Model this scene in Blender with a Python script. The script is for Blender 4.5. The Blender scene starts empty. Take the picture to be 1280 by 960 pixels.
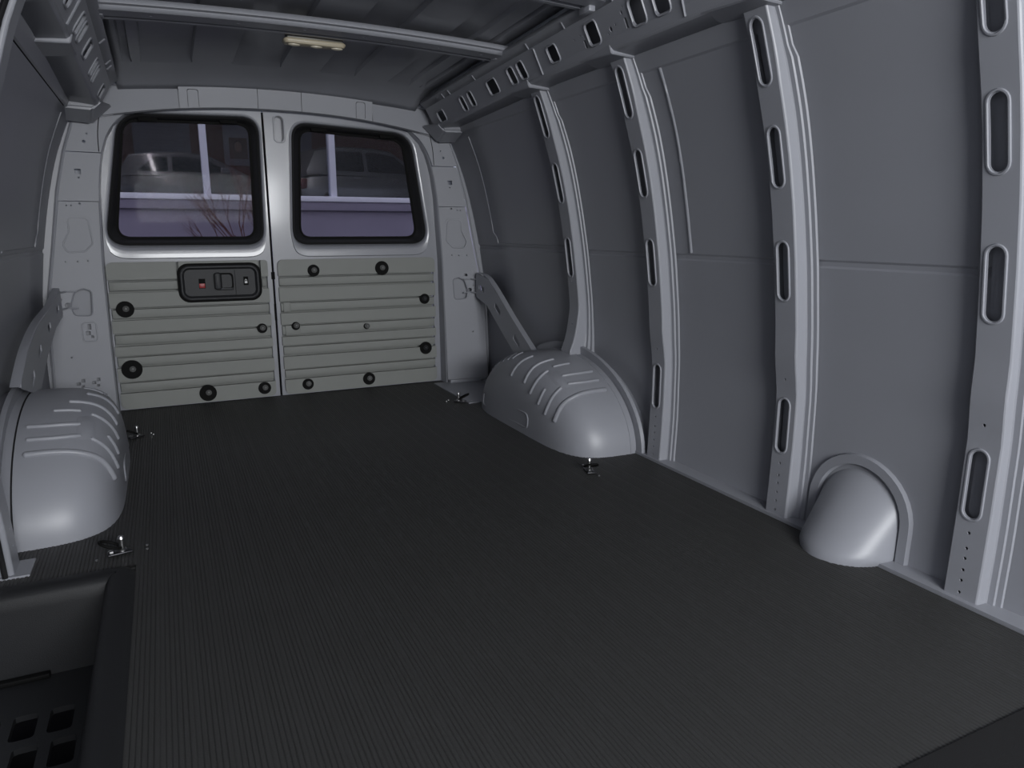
import bpy, bmesh, math, random
from mathutils import Vector, Matrix

random.seed(7)
S = bpy.context.scene
COL = S.collection

# ------------------------------------------------------------------ camera
F_PX = 890.0
fwd = Vector((0.42533, 0.88013, -0.21088)).normalized()
right = Vector((0.90037, -0.43512, 0.0)).normalized()
up = right.cross(fwd).normalized()
cam_d = bpy.data.cameras.new('camera')
cam_d.sensor_width = 36.0
cam_d.lens = F_PX / 1280.0 * 36.0
cam_d.clip_start = 0.02
cam = bpy.data.objects.new('camera', cam_d)
COL.objects.link(cam)
m = Matrix((right, up, -fwd)).transposed().to_4x4()
m.translation = Vector((-0.502, 0.0, 0.75))
cam.matrix_world = m
S.camera = cam

# ------------------------------------------------------------------ world and light
W = bpy.data.worlds.new('world')
S.world = W
W.use_nodes = True
bg = W.node_tree.nodes['Background']
bg.inputs[0].default_value = (0.74, 0.80, 0.92, 1)
bg.inputs[1].default_value = 2.0


def area(name, loc, target, sx, sy, power, color=(1, 1, 1), spread=math.pi):
    d = bpy.data.lights.new(name, 'AREA')
    d.shape = 'RECTANGLE'
    d.size, d.size_y = sx, sy
    d.energy = power
    d.color = color
    d.spread = spread
    o = bpy.data.objects.new(name, d)
    COL.objects.link(o)
    o.location = loc
    o.rotation_euler = (Vector(target) - Vector(loc)).to_track_quat('-Z', 'Y').to_euler()
    return o


# daylight through the windscreen of the cab, behind the camera
area('windscreen_offscreen', (0.0, -1.55, 1.08), (0.0, 3.0, 1.0), 1.40, 0.50, 82.0, (0.97, 0.985, 1.0))

S.view_settings.view_transform = 'Standard'
S.view_settings.look = 'None'
S.view_settings.gamma = 1.0
S.view_settings.use_curve_mapping = False
S.view_settings.exposure = 0.0

# ------------------------------------------------------------------ materials


def mat(name, col, rough=0.5, metal=0.0, coat=0.0, noise=0.0, nscale=8.0, bump=0.0, bscale=200.0, spec=0.5):
    M = bpy.data.materials.new(name)
    M.use_nodes = True
    nt = M.node_tree
    p = nt.nodes['Principled BSDF']
    p.inputs['Base Color'].default_value = (*col, 1)
    p.inputs['Roughness'].default_value = rough
    p.inputs['Metallic'].default_value = metal
    p.inputs['Coat Weight'].default_value = coat
    p.inputs['Coat Roughness'].default_value = 0.12
    p.inputs['Specular IOR Level'].default_value = spec
    tc = nt.nodes.new('ShaderNodeTexCoord')
    if noise > 0:
        n = nt.nodes.new('ShaderNodeTexNoise')
        n.inputs['Scale'].default_value = nscale
        n.inputs['Detail'].default_value = 4
        r = nt.nodes.new('ShaderNodeMapRange')
        r.inputs['To Min'].default_value = 1 - noise
        r.inputs['To Max'].default_value = 1 + noise
        h = nt.nodes.new('ShaderNodeMix')
        h.data_type = 'RGBA'
        h.blend_type = 'MULTIPLY'
        h.inputs['Factor'].default_value = 1
        h.inputs['A'].default_value = (*col, 1)
        nt.links.new(tc.outputs['Object'], n.inputs['Vector'])
        nt.links.new(n.outputs['Fac'], r.inputs['Value'])
        nt.links.new(r.outputs['Result'], h.inputs['B'])
        nt.links.new(h.outputs['Result'], p.inputs['Base Color'])
    if bump > 0:
        n = nt.nodes.new('ShaderNodeTexNoise')
        n.inputs['Scale'].default_value = bscale
        b = nt.nodes.new('ShaderNodeBump')
        b.inputs['Strength'].default_value = bump
        b.inputs['Distance'].default_value = 0.002
        nt.links.new(tc.outputs['Object'], n.inputs['Vector'])
        nt.links.new(n.outputs['Fac'], b.inputs['Height'])
        nt.links.new(b.outputs['Normal'], p.inputs['Normal'])
    return M


def emit(name, col, s):
    M = bpy.data.materials.new(name)
    M.use_nodes = True
    p = M.node_tree.nodes['Principled BSDF']
    p.inputs['Base Color'].default_value = (*col, 1)
    p.inputs['Emission Color'].default_value = (*col, 1)
    p.inputs['Emission Strength'].default_value = s
    return M


def glass(name, tint, gloss=0.06):
    M = bpy.data.materials.new(name)
    M.use_nodes = True
    nt = M.node_tree
    nt.nodes.clear()
    o = nt.nodes.new('ShaderNodeOutputMaterial')
    t = nt.nodes.new('ShaderNodeBsdfTransparent')
    t.inputs[0].default_value = (*tint, 1)
    g = nt.nodes.new('ShaderNodeBsdfGlossy')
    g.inputs['Roughness'].default_value = 0.02
    mx = nt.nodes.new('ShaderNodeMixShader')
    mx.inputs[0].default_value = gloss
    nt.links.new(t.outputs[0], mx.inputs[1])
    nt.links.new(g.outputs[0], mx.inputs[2])
    nt.links.new(mx.outputs[0], o.inputs[0])
    return M


PAINT = mat('grey_body_paint', (0.272, 0.279, 0.308), 0.40, 0.0, 0.0, noise=0.04, nscale=3)
PAINT2 = mat('grey_post_paint', (0.272, 0.279, 0.308), 0.52, 0.0, 0.0, noise=0.03, nscale=5)
ROOFP = mat('grey_roof_paint', (0.272, 0.279, 0.308), 0.42, 0.0, 0.2, noise=0.05, nscale=4)
DOORP = mat('grey_door_paint', (0.272, 0.279, 0.308), 0.36, 0.0, 0.35, noise=0.02, nscale=4)
TRIM = mat('grey_green_plastic', (0.235, 0.243, 0.230), 0.6, bump=0.25, bscale=500, noise=0.04, nscale=12)
CLIP = mat('grey_clip_plastic', (0.13, 0.132, 0.13), 0.45)
BLACKP = mat('black_plastic', (0.006, 0.006, 0.006), 0.7, spec=0.12)
HANDLE = mat('charcoal_plastic', (0.030, 0.031, 0.034), 0.5, spec=0.3, bump=0.15, bscale=600)
RUBBER = mat('black_rubber', (0.004, 0.004, 0.004), 0.7, spec=0.12)
GASK = mat('dark_grey_rubber', (0.013, 0.013, 0.014), 0.6, spec=0.2)
RUBMAT = mat('ribbed_rubber_mat', (0.036, 0.036, 0.0355), 0.55, noise=0.10, nscale=6, bump=0.2, bscale=300)
CARPET = mat('black_carpet', (0.009, 0.009, 0.010), 0.9, bump=0.6, bscale=700)
WELLP = mat('black_step_plastic', (0.014, 0.0145, 0.016), 0.55, spec=0.3, bump=0.2, bscale=500)
DARKM = mat('dark_metal', (0.05, 0.05, 0.055), 0.35, 0.8)
STEEL = mat('bare_steel', (0.5, 0.5, 0.5), 0.3, 1.0)
BEIGE = mat('beige_lamp_lens', (0.40, 0.35, 0.255), 0.4)
BEIGE2 = mat('pale_bulb_cover', (0.58, 0.53, 0.42), 0.35)
LAMPM = mat('lamp_bracket_metal', (0.12, 0.115, 0.10), 0.45, 0.4)
RED = mat('red_indicator', (0.30, 0.012, 0.014), 0.4)
WHITE = mat('white_print', (0.8, 0.8, 0.8), 0.4)
VANGLASS = glass('tinted_van_glass', (0.55, 0.535, 0.55), 0.0008)
BGLASS = glass('building_glass', (0.82, 0.84, 0.88), 0.015)

# ------------------------------------------------------------------ helpers


def link(name, me, material, parent=None, smooth=38):
    o = bpy.data.objects.new(name, me)
    COL.objects.link(o)
    if material:
        me.materials.append(material)
    if parent:
        o.parent = parent
    if smooth:
        me.shade_smooth()
        me.set_sharp_from_angle(angle=math.radians(smooth))
    return o


def from_bm(name, bm, material, parent=None, smooth=38):
    bmesh.ops.recalc_face_normals(bm, faces=bm.faces[:])
    me = bpy.data.meshes.new(name)
    bm.to_mesh(me)
    bm.free()
    return link(name, me, material, parent, smooth)


def tag(o, label, cat, group=None, kind=None):
    o['label'] = label
    o['category'] = cat
    if group:
        o['group'] = group
    if kind:
        o['kind'] = kind
    return o


def empty(name, loc=(0, 0, 0)):
    o = bpy.data.objects.new(name, None)
    COL.objects.link(o)
    o.empty_display_size = 0.05
    o.location = loc
    return o


def boxbm(bm, lo, hi, bevel=0.0):
    b2 = bmesh.new()
    bmesh.ops.create_cube(b2, size=1)
    for v in b2.verts:
        v.co = Vector([lo[i] + (v.co[i] + 0.5) * (hi[i] - lo[i]) for i in range(3)])
    if bevel:
        bmesh.ops.bevel(b2, geom=b2.edges[:], offset=bevel, segments=2, affect='EDGES', profile=0.5)
    merge(bm, b2)


def merge(bm, b2):
    vm = {}
    for v in b2.verts:
        vm[v] = bm.verts.new(v.co)
    for f in b2.faces:
        try:
            bm.faces.new([vm[v] for v in f.verts])
        except ValueError:
            pass
    b2.free()


def box(name, lo, hi, material, parent=None, bevel=0.003):
    bm = bmesh.new()
    boxbm(bm, lo, hi, bevel)
    return from_bm(name, bm, material, parent)


def loft(loops, closed=True, cap0=False, cap1=False, bm=None):
    """loops: lists of 3D points, equal length"""
    bm = bm or bmesh.new()
    rows = [[bm.verts.new(Vector(p)) for p in L] for L in loops]
    n = len(rows[0])
    for a, b in zip(rows, rows[1:]):
        for i in range(n if closed else n - 1):
            j = (i + 1) % n
            bm.faces.new((a[i], a[j], b[j], b[i]))
    if cap0:
        bm.faces.new(rows[0][::-1])
    if cap1:
        bm.faces.new(rows[-1])
    return bm


def tubebm(path, r, n=6, bm=None, r_end=None):
    pts = [Vector(p) for p in path]
    loops = []
    nrm = None
    for i, p in enumerate(pts):
        t = (pts[min(i + 1, len(pts) - 1)] - pts[max(i - 1, 0)]).normalized()
        if nrm is None:
            a = Vector((0, 0, 1)) if abs(t.z) < 0.9 else Vector((1, 0, 0))
            nrm = t.cross(a).normalized()
        else:
            nrm = (nrm - t * nrm.dot(t)).normalized()
        bn = t.cross(nrm)
        k = i / max(1, len(pts) - 1)
        rr = r if r_end is None else r + (r_end - r) * k
        loops.append([p + (nrm * math.cos(6.2832 * j / n) + bn * math.sin(6.2832 * j / n)) * rr for j in range(n)])
    return loft(loops, True, True, True, bm)


def smooth_path(pts, k=6):
    """Catmull-Rom through points"""
    P = [Vector(p) for p in pts]
    if len(P) < 3:
        return [P[0].lerp(P[-1], i / k) for i in range(k + 1)]
    out = []
    for i in range(len(P) - 1):
        p0 = P[max(i - 1, 0)]
        p1, p2 = P[i], P[i + 1]
        p3 = P[min(i + 2, len(P) - 1)]
        for j in range(k):
            t = j / k
            out.append(0.5 * ((2 * p1) + (p2 - p0) * t + (2 * p0 - 5 * p1 + 4 * p2 - p3) * t * t + (3 * p1 - p0 - 3 * p2 + p3) * t ** 3))
    out.append(P[-1])
    return out


def rr(cx, cy, w, h, r, n=5):
    """rounded rectangle loop"""
    r = min(r, w / 2 - 1e-5, h / 2 - 1e-5)
    out = []
    for (sx, sy, a0) in ((1, 1, 0), (-1, 1, 90), (-1, -1, 180), (1, -1, 270)):
        for i in range(n + 1):
            a = math.radians(a0 + 90 * i / n)
            out.append((cx + sx * (w / 2 - r) + r * math.cos(a), cy + sy * (h / 2 - r) + r * math.sin(a)))
    return out


def circ(cx, cy, r, n=8):
    return [(cx + r * math.cos(6.2832 * i / n), cy + r * math.sin(6.2832 * i / n)) for i in range(n)]


def roundpoly(pts, r, n=6):
    """round the corners of a polygon; r is a number or list"""
    P = [Vector(p) for p in pts]
    out = []
    N = len(P)
    for i in range(N):
        a, b, c = P[i - 1], P[i], P[(i + 1) % N]
        ri = r[i] if isinstance(r, (list, tuple)) else r
        if ri <= 0:
            out.append((b.x, b.y))
            continue
        u = (a - b).normalized()
        v = (c - b).normalized()
        ang = u.angle(v)
        d = min(ri / math.tan(ang / 2), (a - b).length * 0.49, (c - b).length * 0.49)
        p, q = b + u * d, b + v * d
        for k in range(n + 1):
            t = k / n
            w = p * (1 - t) ** 2 + b * 2 * t * (1 - t) + q * t * t
            out.append((w.x, w.y))
    return out


def offset_poly(pts, d):
    """grow (d>0) a convex-ish loop outward along its vertex normals"""
    P = [Vector(p) for p in pts]
    N = len(P)
    area2 = sum(P[i].x * P[(i + 1) % N].y - P[(i + 1) % N].x * P[i].y for i in range(N))
    s = 1 if area2 > 0 else -1
    out = []
    for i in range(N):
        t = (P[(i + 1) % N] - P[i - 1])
        if t.length < 1e-9:
            out.append((P[i].x, P[i].y))
            continue
        t.normalize()
        out.append((P[i].x + s * t.y * d, P[i].y - s * t.x * d))
    return out


def platebm(outline, holes, mapf, thick, cu=(), cv=()):
    bm = bmesh.new()
    for L in [outline] + list(holes):
        vs = [bm.verts.new((p[0], p[1], 0)) for p in L]
        for i in range(len(vs)):
            bm.edges.new((vs[i], vs[(i + 1) % len(vs)]))
    bmesh.ops.triangle_fill(bm, use_beauty=True, use_dissolve=False, edges=bm.edges[:])
    for u in cu:
        bmesh.ops.bisect_plane(bm, geom=bm.verts[:] + bm.edges[:] + bm.faces[:], plane_co=(u, 0, 0), plane_no=(1, 0, 0), dist=1e-6)
    for v in cv:
        bmesh.ops.bisect_plane(bm, geom=bm.verts[:] + bm.edges[:] + bm.faces[:], plane_co=(0, v, 0), plane_no=(0, 1, 0), dist=1e-6)
    faces = [list(f.verts) for f in bm.faces]
    bedges = [tuple(e.verts) for e in bm.edges if len(e.link_faces) == 1]
    out = bmesh.new()
    fr, bk = {}, {}
    for v in bm.verts:
        fr[v] = out.verts.new(Vector(mapf(v.co.x, v.co.y, 0)))
        bk[v] = out.verts.new(Vector(mapf(v.co.x, v.co.y, thick)))
    for f in faces:
        out.faces.new([fr[v] for v in f])
        out.faces.new([bk[v] for v in reversed(f)])
    for a, b in bedges:
        out.faces.new((fr[a], fr[b], bk[b], bk[a]))
    bm.free()
    return out


def plate(name, outline, holes, mapf, thick, material, parent=None, cu=(), cv=(), smooth=30):
    return from_bm(name, platebm(outline, holes, mapf, thick, cu, cv), material, parent, smooth)


def lathe(profile, n=20, origin=(0, 0, 0), axis='Y'):
    """profile (r, d); d runs along -axis (towards the camera for Y)"""
    o = Vector(origin)
    loops = []
    for r, d in profile:
        L = []
        for i in range(n):
            a = 6.2832 * i / n
            if axis == 'Y':
                L.append(o + Vector((r * math.cos(a), -d, r * math.sin(a))))
            elif axis == 'X':
                L.append(o + Vector((d, r * math.cos(a), r * math.sin(a))))
            else:
                L.append(o + Vector((r * math.cos(a), r * math.sin(a), d)))
        loops.append(L)
    return loft(loops, True, True, True)


def interp(tab, x):
    if x <= tab[0][0]:
        return tab[0][1]
    for (a, fa), (b, fb) in zip(tab, tab[1:]):
        if x <= b:
            return fa + (fb - fa) * (x - a) / (b - a)
    return tab[-1][1]


# ------------------------------------------------------------------ body section curves
FACE = [(-0.05, 0.905), (0, 0.906), (0.10, 0.910), (0.20, 0.913), (0.30, 0.913), (0.35, 0.911), (0.39, 0.903), (0.43, 0.896), (0.50, 0.891),
        (0.58, 0.881), (0.67, 0.869), (0.80, 0.847), (0.91, 0.823), (1.0, 0.798), (1.06, 0.778), (1.15, 0.750), (1.23, 0.716), (1.30, 0.688), (1.40, 0.640)]
SKIN = [(0, 0.946), (0.15, 0.952), (0.35, 0.948), (0.5, 0.936), (0.67, 0.914), (0.80, 0.890), (0.91, 0.866), (1.0, 0.842), (1.06, 0.822),
        (1.15, 0.785), (1.19, 0.767), (1.23, 0.748), (1.30, 0.705), (1.40, 0.64)]


def xface(z):
    return (interp(FACE, z - 0.012) + interp(FACE, z) + interp(FACE, z + 0.012)) / 3


def xskin(z):
    return (interp(SKIN, z - 0.03) + interp(SKIN, z) + interp(SKIN, z + 0.03)) / 3


def struct(o, label, cat):
    return tag(o, label, cat, kind='structure')


# ------------------------------------------------------------------ floor
def ribs(x0, x1, pitch=0.0082, h=0.0009):
    pts = []
    n = int(round((x1 - x0) / pitch))
    p = (x1 - x0) / n
    for i in range(n):
        x = x0 + i * p
        hh = h if i % 6 else h * 0.35
        pts += [(x, -h), (x + p * 0.22, hh - h * 0.2), (x + p * 0.38, hh), (x + p * 0.62, hh), (x + p * 0.78, hh - h * 0.2)]
    pts.append((x1, -h))
    return pts


bm = bmesh.new()
for (x0, x1, y0, y1) in ((-0.622, 0.903, 0.545, 3.358), (-0.90, -0.622, 1.735, 3.358)):
    pr = ribs(x0, x1)
    ys = [y0 + (y1 - y0) * i / 4 for i in range(5)]
    loft([[(x, y, z) for x, z in pr] for y in ys], closed=False, bm=bm)
    boxbm(bm, (x0, y0, -0.03), (x1, y1, -0.006))
floor = from_bm('floor', bm, RUBMAT, None, 25)
struct(floor, 'black rubber mat with fine lengthwise ribs covering the cargo floor', 'floor')

cab = box('floor_carpet', (-0.60, -1.6, -0.03), (0.905, 0.548, 0.004), CARPET, None, 0.003)
struct(cab, 'plain black carpet covering the floor ahead of the ribbed mat', 'floor')
sub = bmesh.new()
boxbm(sub, (-0.98, 1.75, -0.06), (0.98, 3.42, -0.031))
boxbm(sub, (-0.60, -1.6, -0.06), (0.98, 1.75, -0.031))
boxbm(sub, (-1.0, -1.6, -0.06), (-0.60, -0.40, 0.0))
boxbm(sub, (0.66, 2.84, -0.03), (0.95, 3.30, 0.0045))
boxbm(sub, (-0.95, 2.84, -0.03), (-0.72, 3.30, 0.0045))
boxbm(sub, (-0.915, 1.775, -0.03), (-0.832, 1.865, 0.0045))
base = from_bm('floor_pan', sub, PAINT, None)
struct(base, 'grey painted steel floor pan showing beside the rubber mat corners', 'floor')

# ------------------------------------------------------------------ side walls


def wall(name, sx, y0, y1, label):
    zs = [0.012, 0.05, 0.1, 0.15, 0.2, 0.25, 0.3, 0.35, 0.4, 0.45, 0.5, 0.55, 0.6, 0.64, 0.662, 0.667, 0.677, 0.682, 0.70, 0.75, 0.8, 0.85, 0.9, 0.95, 1.0,
          1.05, 1.1, 1.15, 1.183, 1.187, 1.2, 1.23, 1.26, 1.30, 1.35, 1.40, 1.48]
    ys = [y0 + (y1 - y0) * i / 12 for i in range(13)]

    def X(z):
        x = xskin(z)
        if 0.665 < z < 0.679:
            x += 0.0035
        if z > 1.185:
            x -= 0.006
        return sx * x
    loops = []
    for y in ys:
        L = [(sx * 0.900, y, -0.02), (sx * 0.900, y, 0.010)] + [(X(z), y, z) for z in zs]
        loops.append(L)
    bm = loft(loops, closed=False)
    o = from_bm(name, bm, PAINT, None, 30)
    s = o.modifiers.new('thickness', 'SOLIDIFY')
    s.thickness = 0.012
    s.offset = 1 if sx > 0 else 1
    struct(o, label, 'wall')
    return o


wr = wall('wall_right', 1, -1.60, 3.34, 'curved grey sheet-metal side wall behind the slotted pillars')
wl = wall('wall_left', -1, -1.60, 3.34, 'smooth grey sheet-metal side wall beside the step well')


def on_wall(sx, y, z, d=0.0):
    return (sx * (xskin(z) - d), y, z)


def bead(parent, sx, pts, r=0.0035, name='panel_bead'):
    path = [on_wall(sx, y, z, 0.0005) for y, z in pts]
    return from_bm(name, tubebm(path, r, 6), PAINT, parent, 60)


bead(wr, 1, [(1.70, 1.185 - 0.02 * i) for i in range(26)], 0.0045)
# raised panel outline at the rear of both walls
for sx, wobj in ((1, wr), (-1, wl)):
    pl = [(3.10, 1.16 - 0.03 * i) for i in range(15)]
    pl += [(3.10 - 0.035 * math.sin(a), 0.735 - 0.045 * (1 - math.cos(a)) - 0.0) for a in [0.26 * k for k in range(1, 7)]]
    pl += [(3.06 - 0.06 * i, 0.69) for i in range(1, 11)]
    bead(wobj, sx, pl, 0.0028)

from_bm('wall_top_line', tubebm([on_wall(-1, 1.0 + 0.1 * k, 1.187, -0.004) for k in range(22)], 0.006, 6), RUBBER, wl, 60)  # black line along the top crease of the wall

# front wall of the cab with the windscreen opening
op = rr(0.0, 1.08, 1.42, 0.52, 0.08)
fw = plate('wall_front', [(-1.0, -0.05), (1.0, -0.05), (1.0, 1.45), (-1.0, 1.45)], [op], lambda u, v, d: (u, -1.60 - d, v), 0.02, PAINT)
struct(fw, 'grey front end of the cab with the windscreen opening', 'wall')

# ------------------------------------------------------------------ ceiling


def roofdrop(y):
    return -0.034 * (y - 2.2)


def roofz(x, y):
    z = 1.372 + 0.034 * (1 - (x / 0.6) ** 2) + roofdrop(y)
    if y > 3.05:
        z -= 0.05 * ((y - 3.05) / 0.27) ** 2
    return z


bands = [(-0.575, -0.535), (-0.515, -0.335), (-0.205, -0.02), (0.12, 0.27), (0.40, 0.50), (0.535, 0.565)]
xs = [-0.60]
for a, b in bands:
    xs += [a, a + 0.005, b - 0.005, b]
xs += [0.60, -0.44, -0.27, 0.05, 0.33, -0.11, 0.2]
xs = sorted(set(xs))
ys = [-1.60, -1.5] + [-1.25 + i * 0.25 for i in range(17)] + [3.0, 3.05, 3.08, 3.14, 3.20, 3.26, 3.315]


def rz(x, y):
    up_ = 0.0
    for a, b in bands:
        if a + 0.003 < x < b - 0.003 and y < 3.04:
            up_ = 0.014
    return roofz(x, y) + up_


bm = loft([[(x, y, rz(x, y)) for x in xs] for y in sorted(ys)], closed=False)
roof = from_bm('ceiling', bm, ROOFP, None, 22)
sm = roof.modifiers.new('thickness', 'SOLIDIFY')
sm.thickness = 0.01
sm.offset = -1 if roof.data.polygons[0].normal.z > 0 else 1
struct(roof, 'dark grey crowned steel roof skin with shallow lengthwise pressings', 'ceiling')
for sx in (-1, 1):   # outer strips of the roof, beyond the gap beside the rail
    bm = loft([[(sx * 0.54, y, roofz(0.6, y) + 0.03), (sx * 0.612, y, roofz(0.6, y) + 0.024), (sx * 0.70, y, 1.392 + roofdrop(y)), (sx * 0.80, y, 1.30)] for y in sorted(ys)], closed=False)
    st = from_bm('roof_edge', bm, ROOFP, roof, 40)

# ------------------------------------------------------------------ roof rails


def railpts(y):
    d = -0.036 * (y - 2.2)
    d2 = -0.045 * max(0, y - 2.25) - 0.0
    return [(0.594, 1.336 + d), (0.618, 1.318 + d), (0.664, 1.243 + d2), (0.674, 1.236 + d2), (0.752, 1.228 + d2 * 0.6)]


# holes along the face: (y centre, fraction down the face, length along y, height)
RH = [(3.076, .62, .050, .040), (2.82, .60, .026, .052), (2.735, .58, .026, .052), (2.53, .56, .050, .048), (2.366, .54, .028, .054), (2.29, .53, .028, .054),
      (2.071, .50, .036, .044), (1.842, .47, .036, .050), (1.631, .46, .036, .050), (1.535, .45, .036, .050), (1.36, .45, .036, .050), (1.15, .45, .036, .050), (0.95, .45, .036, .05)]
RS = [(1.894, .66, .011, .020), (1.688, .60, .011, .022)]
RD = [(1.759, .58, .007), (1.775, .66, .003), (1.735, .52, .003), (1.905, .38, .003), (1.89, .43, .003), (1.695, .33, .005), (1.683, .22, .003), (1.94, .42, .003), (2.62, .5, .0025)]


def rail(sx, label):
    root = empty('roof_rail', (sx * 0.66, 2.2, 1.27))
    inv = Matrix.Translation((-sx * 0.66, -2.2, -1.27))

    def lp(p):
        return inv @ Vector(p)
    HF = 0.088

    def mf(u, v, d):
        p = railpts(u)
        a, b = p[1], p[2]
        t = v / HF
        x = a[0] + (b[0] - a[0]) * t
        z = a[1] + (b[1] - a[1]) * t
        return lp((sx * (x + d * 0.85), u, z + d * 0.5))
    y0, y1 = -1.60, 3.21
    holes = [rr(y, f * HF, w * 1.45, h, 0.009, 3) for y, f, w, h in RH] + [rr(y, f * HF, w, h, 0.001, 1) for y, f, w, h in RS] + [circ(y, f * HF, r, 6) for y, f, r in RD]
    plate('rail_face', [(y0, 0), (y1, 0), (y1, HF), (y0, HF)], holes, mf, 0.003, PAINT, root, cu=[2.25 + 0.12 * i for i in range(8)])
    for y, f, w, h in RH:
        L = rr(y, f * HF, w * 1.45 + 0.006, h + 0.006, 0.012, 3)
        from_bm('hole_rim', tubebm([mf(u, v, -0.001) for u, v in L + L[:1]], 0.0032, 5), PAINT, root, 60)
    # upper flange and underside
    YS = [y0 + (y1 - y0) * i / 24 for i in range(25)]
    bm = loft([[lp((sx * railpts(y)[0][0], y, railpts(y)[0][1] + 0.012)), lp((sx * railpts(y)[0][0], y, railpts(y)[0][1])), lp((sx * railpts(y)[1][0], y, railpts(y)[1][1]))] for y in YS], closed=False)
    fl = from_bm('upper_flange', bm, PAINT, root, 20)
    fl.modifiers.new('thickness', 'SOLIDIFY').thickness = 0.003
    bm = loft([[lp((sx * x, y, z)) for x, z in railpts(y)[2:]] for y in YS], closed=False)
    un = from_bm('underside', bm, PAINT, root, 20)
    un.modifiers.new('thickness', 'SOLIDIFY').thickness = 0.003
    # small stamped notches along the upper flange
    for y in (2.95, 2.88, 2.62, 2.18, 1.95, 1.70):
        p = railpts(y)
        path = [lp((sx * (p[0][0] + (p[1][0] - p[0][0]) * t - 0.001), y + 0.012 * t, p[0][1] + (p[1][1] - p[0][1]) * t - 0.001)) for t in (0.25, 0.6, 0.95)]
        from_bm('stamped_notch', tubebm(path, 0.003, 5), PAINT, root, 60)
    # wedge brackets above each pillar
    for yc in (2.34, 1.84, 1.30, 0.80):
        p = railpts(yc)
        x0, z0 = p[2][0] - 0.006, p[2][1] + 0.010
        for (ya, yb) in ((yc - 0.055, yc + 0.13),):
            q = railpts(yb)
            L0 = [(x0, ya, z0), (x0 + 0.008, ya, z0 - 0.026), (0.765, ya, z0 - 0.030), (0.765, ya, z0)]
            L1 = [(q[2][0], yb, q[2][1] + 0.006), (q[2][0] + 0.004, yb, q[2][1] - 0.004), (0.765, yb, q[4][1] - 0.003), (0.765, yb, q[4][1] + 0.006)]
            bm = loft([[lp((sx * a, b, c)) for a, b, c in L0], [lp((sx * a, b, c)) for a, b, c in L1]], True, True, True)
            bmesh.ops.bevel(bm, geom=bm.edges[:], offset=0.003, segments=1, affect='EDGES')
            from_bm('wedge_bracket', bm, PAINT, root, 30)
    # step rib on the face
    for yy in (2.165, 1.455):
        path = [mf(yy + 0.012 * t, HF * (0.05 + 0.93 * t), -0.0015) for t in (0, .25, .5, .75, 1)]
        from_bm('face_rib', tubebm(path, 0.0035, 5), PAINT, root, 60)
    # end gusset that meets the rear post
    yb = 3.17
    p = railpts(yb)
    L0 = [(p[2][0] - 0.015, 3.14, p[2][1] + 0.012), (0.79, 3.14, p[4][1] + 0.012), (0.79, 3.14, p[4][1] - 0.018), (p[2][0] + 0.018, 3.14, p[2][1] - 0.02)]
    L1 = [(p[2][0] - 0.045, 3.285, p[2][1] + 0.02), (0.79, 3.285, p[4][1] + 0.012), (0.79, 3.285, p[4][1] - 0.05), (p[2][0] + 0.035, 3.285, p[2][1] - 0.055)]
    bm = loft([[lp((sx * a, b, c)) for a, b, c in L0], [lp((sx * a, b, c)) for a, b, c in L1]], True, True, True)
    bmesh.ops.bevel(bm, geom=bm.edges[:], offset=0.008, segments=2, affect='EDGES')
    from_bm('end_gusset', bm, PAINT, root, 40)
    tag(root, label, 'roof rail', 'roof rails along both sides')
    return root


rail(1, 'grey steel roof rail with punched holes above the slotted wall pillars')
rail(-1, 'grey steel roof rail with punched holes above the smooth wall beside the step well')

# ------------------------------------------------------------------ roof bows


def bow(y0, label):
    root = empty('roof_bow', (0, y0, 1.33))
    inv = Matrix.Translation((0, -y0, -1.33))

    def zc(x, y):
        return 1.330 + 0.016 * (1 - (x / 0.61) ** 2) + roofdrop(y0) * 0.6
    W2 = 0.612
    xsn = [-W2 + 2 * W2 * i / 30 for i in range(31)]

    def mf(u, v, d):
        return inv @ Vector((u, y0 + v, zc(u, y0) + d))
    holes = [circ(x, 0.03, 0.005, 8) for x in (-0.47, -0.24, -0.05, 0.05, 0.13, 0.22, 0.38, 0.53)]
    plate('bow_face', [(-W2, 0), (W2, 0), (W2, 0.062), (-W2, 0.062)], holes, mf, 0.003, PAINT, root, cu=xsn[1:-1])
    prof = [(0.062, 0.0), (0.068, 0.008), (0.085, 0.009), (0.092, 0.002), (0.108, 0.002), (0.113, 0.010), (0.113, 0.03)]
    bm = loft([[inv @ Vector((x, y0 + a, zc(x, y0) + b)) for a, b in prof] for x in xsn], closed=False)
    f = from_bm('rear_lip', bm, PAINT, root, 25)
    f.modifiers.new('thickness', 'SOLIDIFY').thickness = 0.003
    prof = [(0.0, 0.0), (-0.004, 0.012), (-0.018, 0.014), (-0.018, 0.028)]
    bm = loft([[inv @ Vector((x, y0 + a, zc(x, y0) + b)) for a, b in prof] for x in xsn], closed=False)
    f = from_bm('front_lip', bm, PAINT, root, 25)
    f.modifiers.new('thickness', 'SOLIDIFY').thickness = 0.003
    for s in (-1, 1):
        bm = bmesh.new()
        boxbm(bm, (s * 0.598 - 0.010, 0.045, -0.004), (s * 0.598 + 0.010, 0.10, 0.02), 0.003)
        from_bm('end_bracket', bm, PAINT, root)
    tag(root, label, 'roof bow', 'roof bows across the ceiling')
    return root


bow(2.345, 'grey steel roof bow with a row of small holes beside the dome lamp')
bow(1.735, 'grey steel roof bow across the ceiling ahead of the one by the dome lamp')

# ------------------------------------------------------------------ slotted wall pillars
SLOTS = [(1.207, 1.076), (0.983, 0.852), (0.720, 0.582), (0.322, 0.182)]
DOTS = [0.377, 0.151, 0.118, 0.096, 0.071, 0.048, 0.022]


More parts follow.
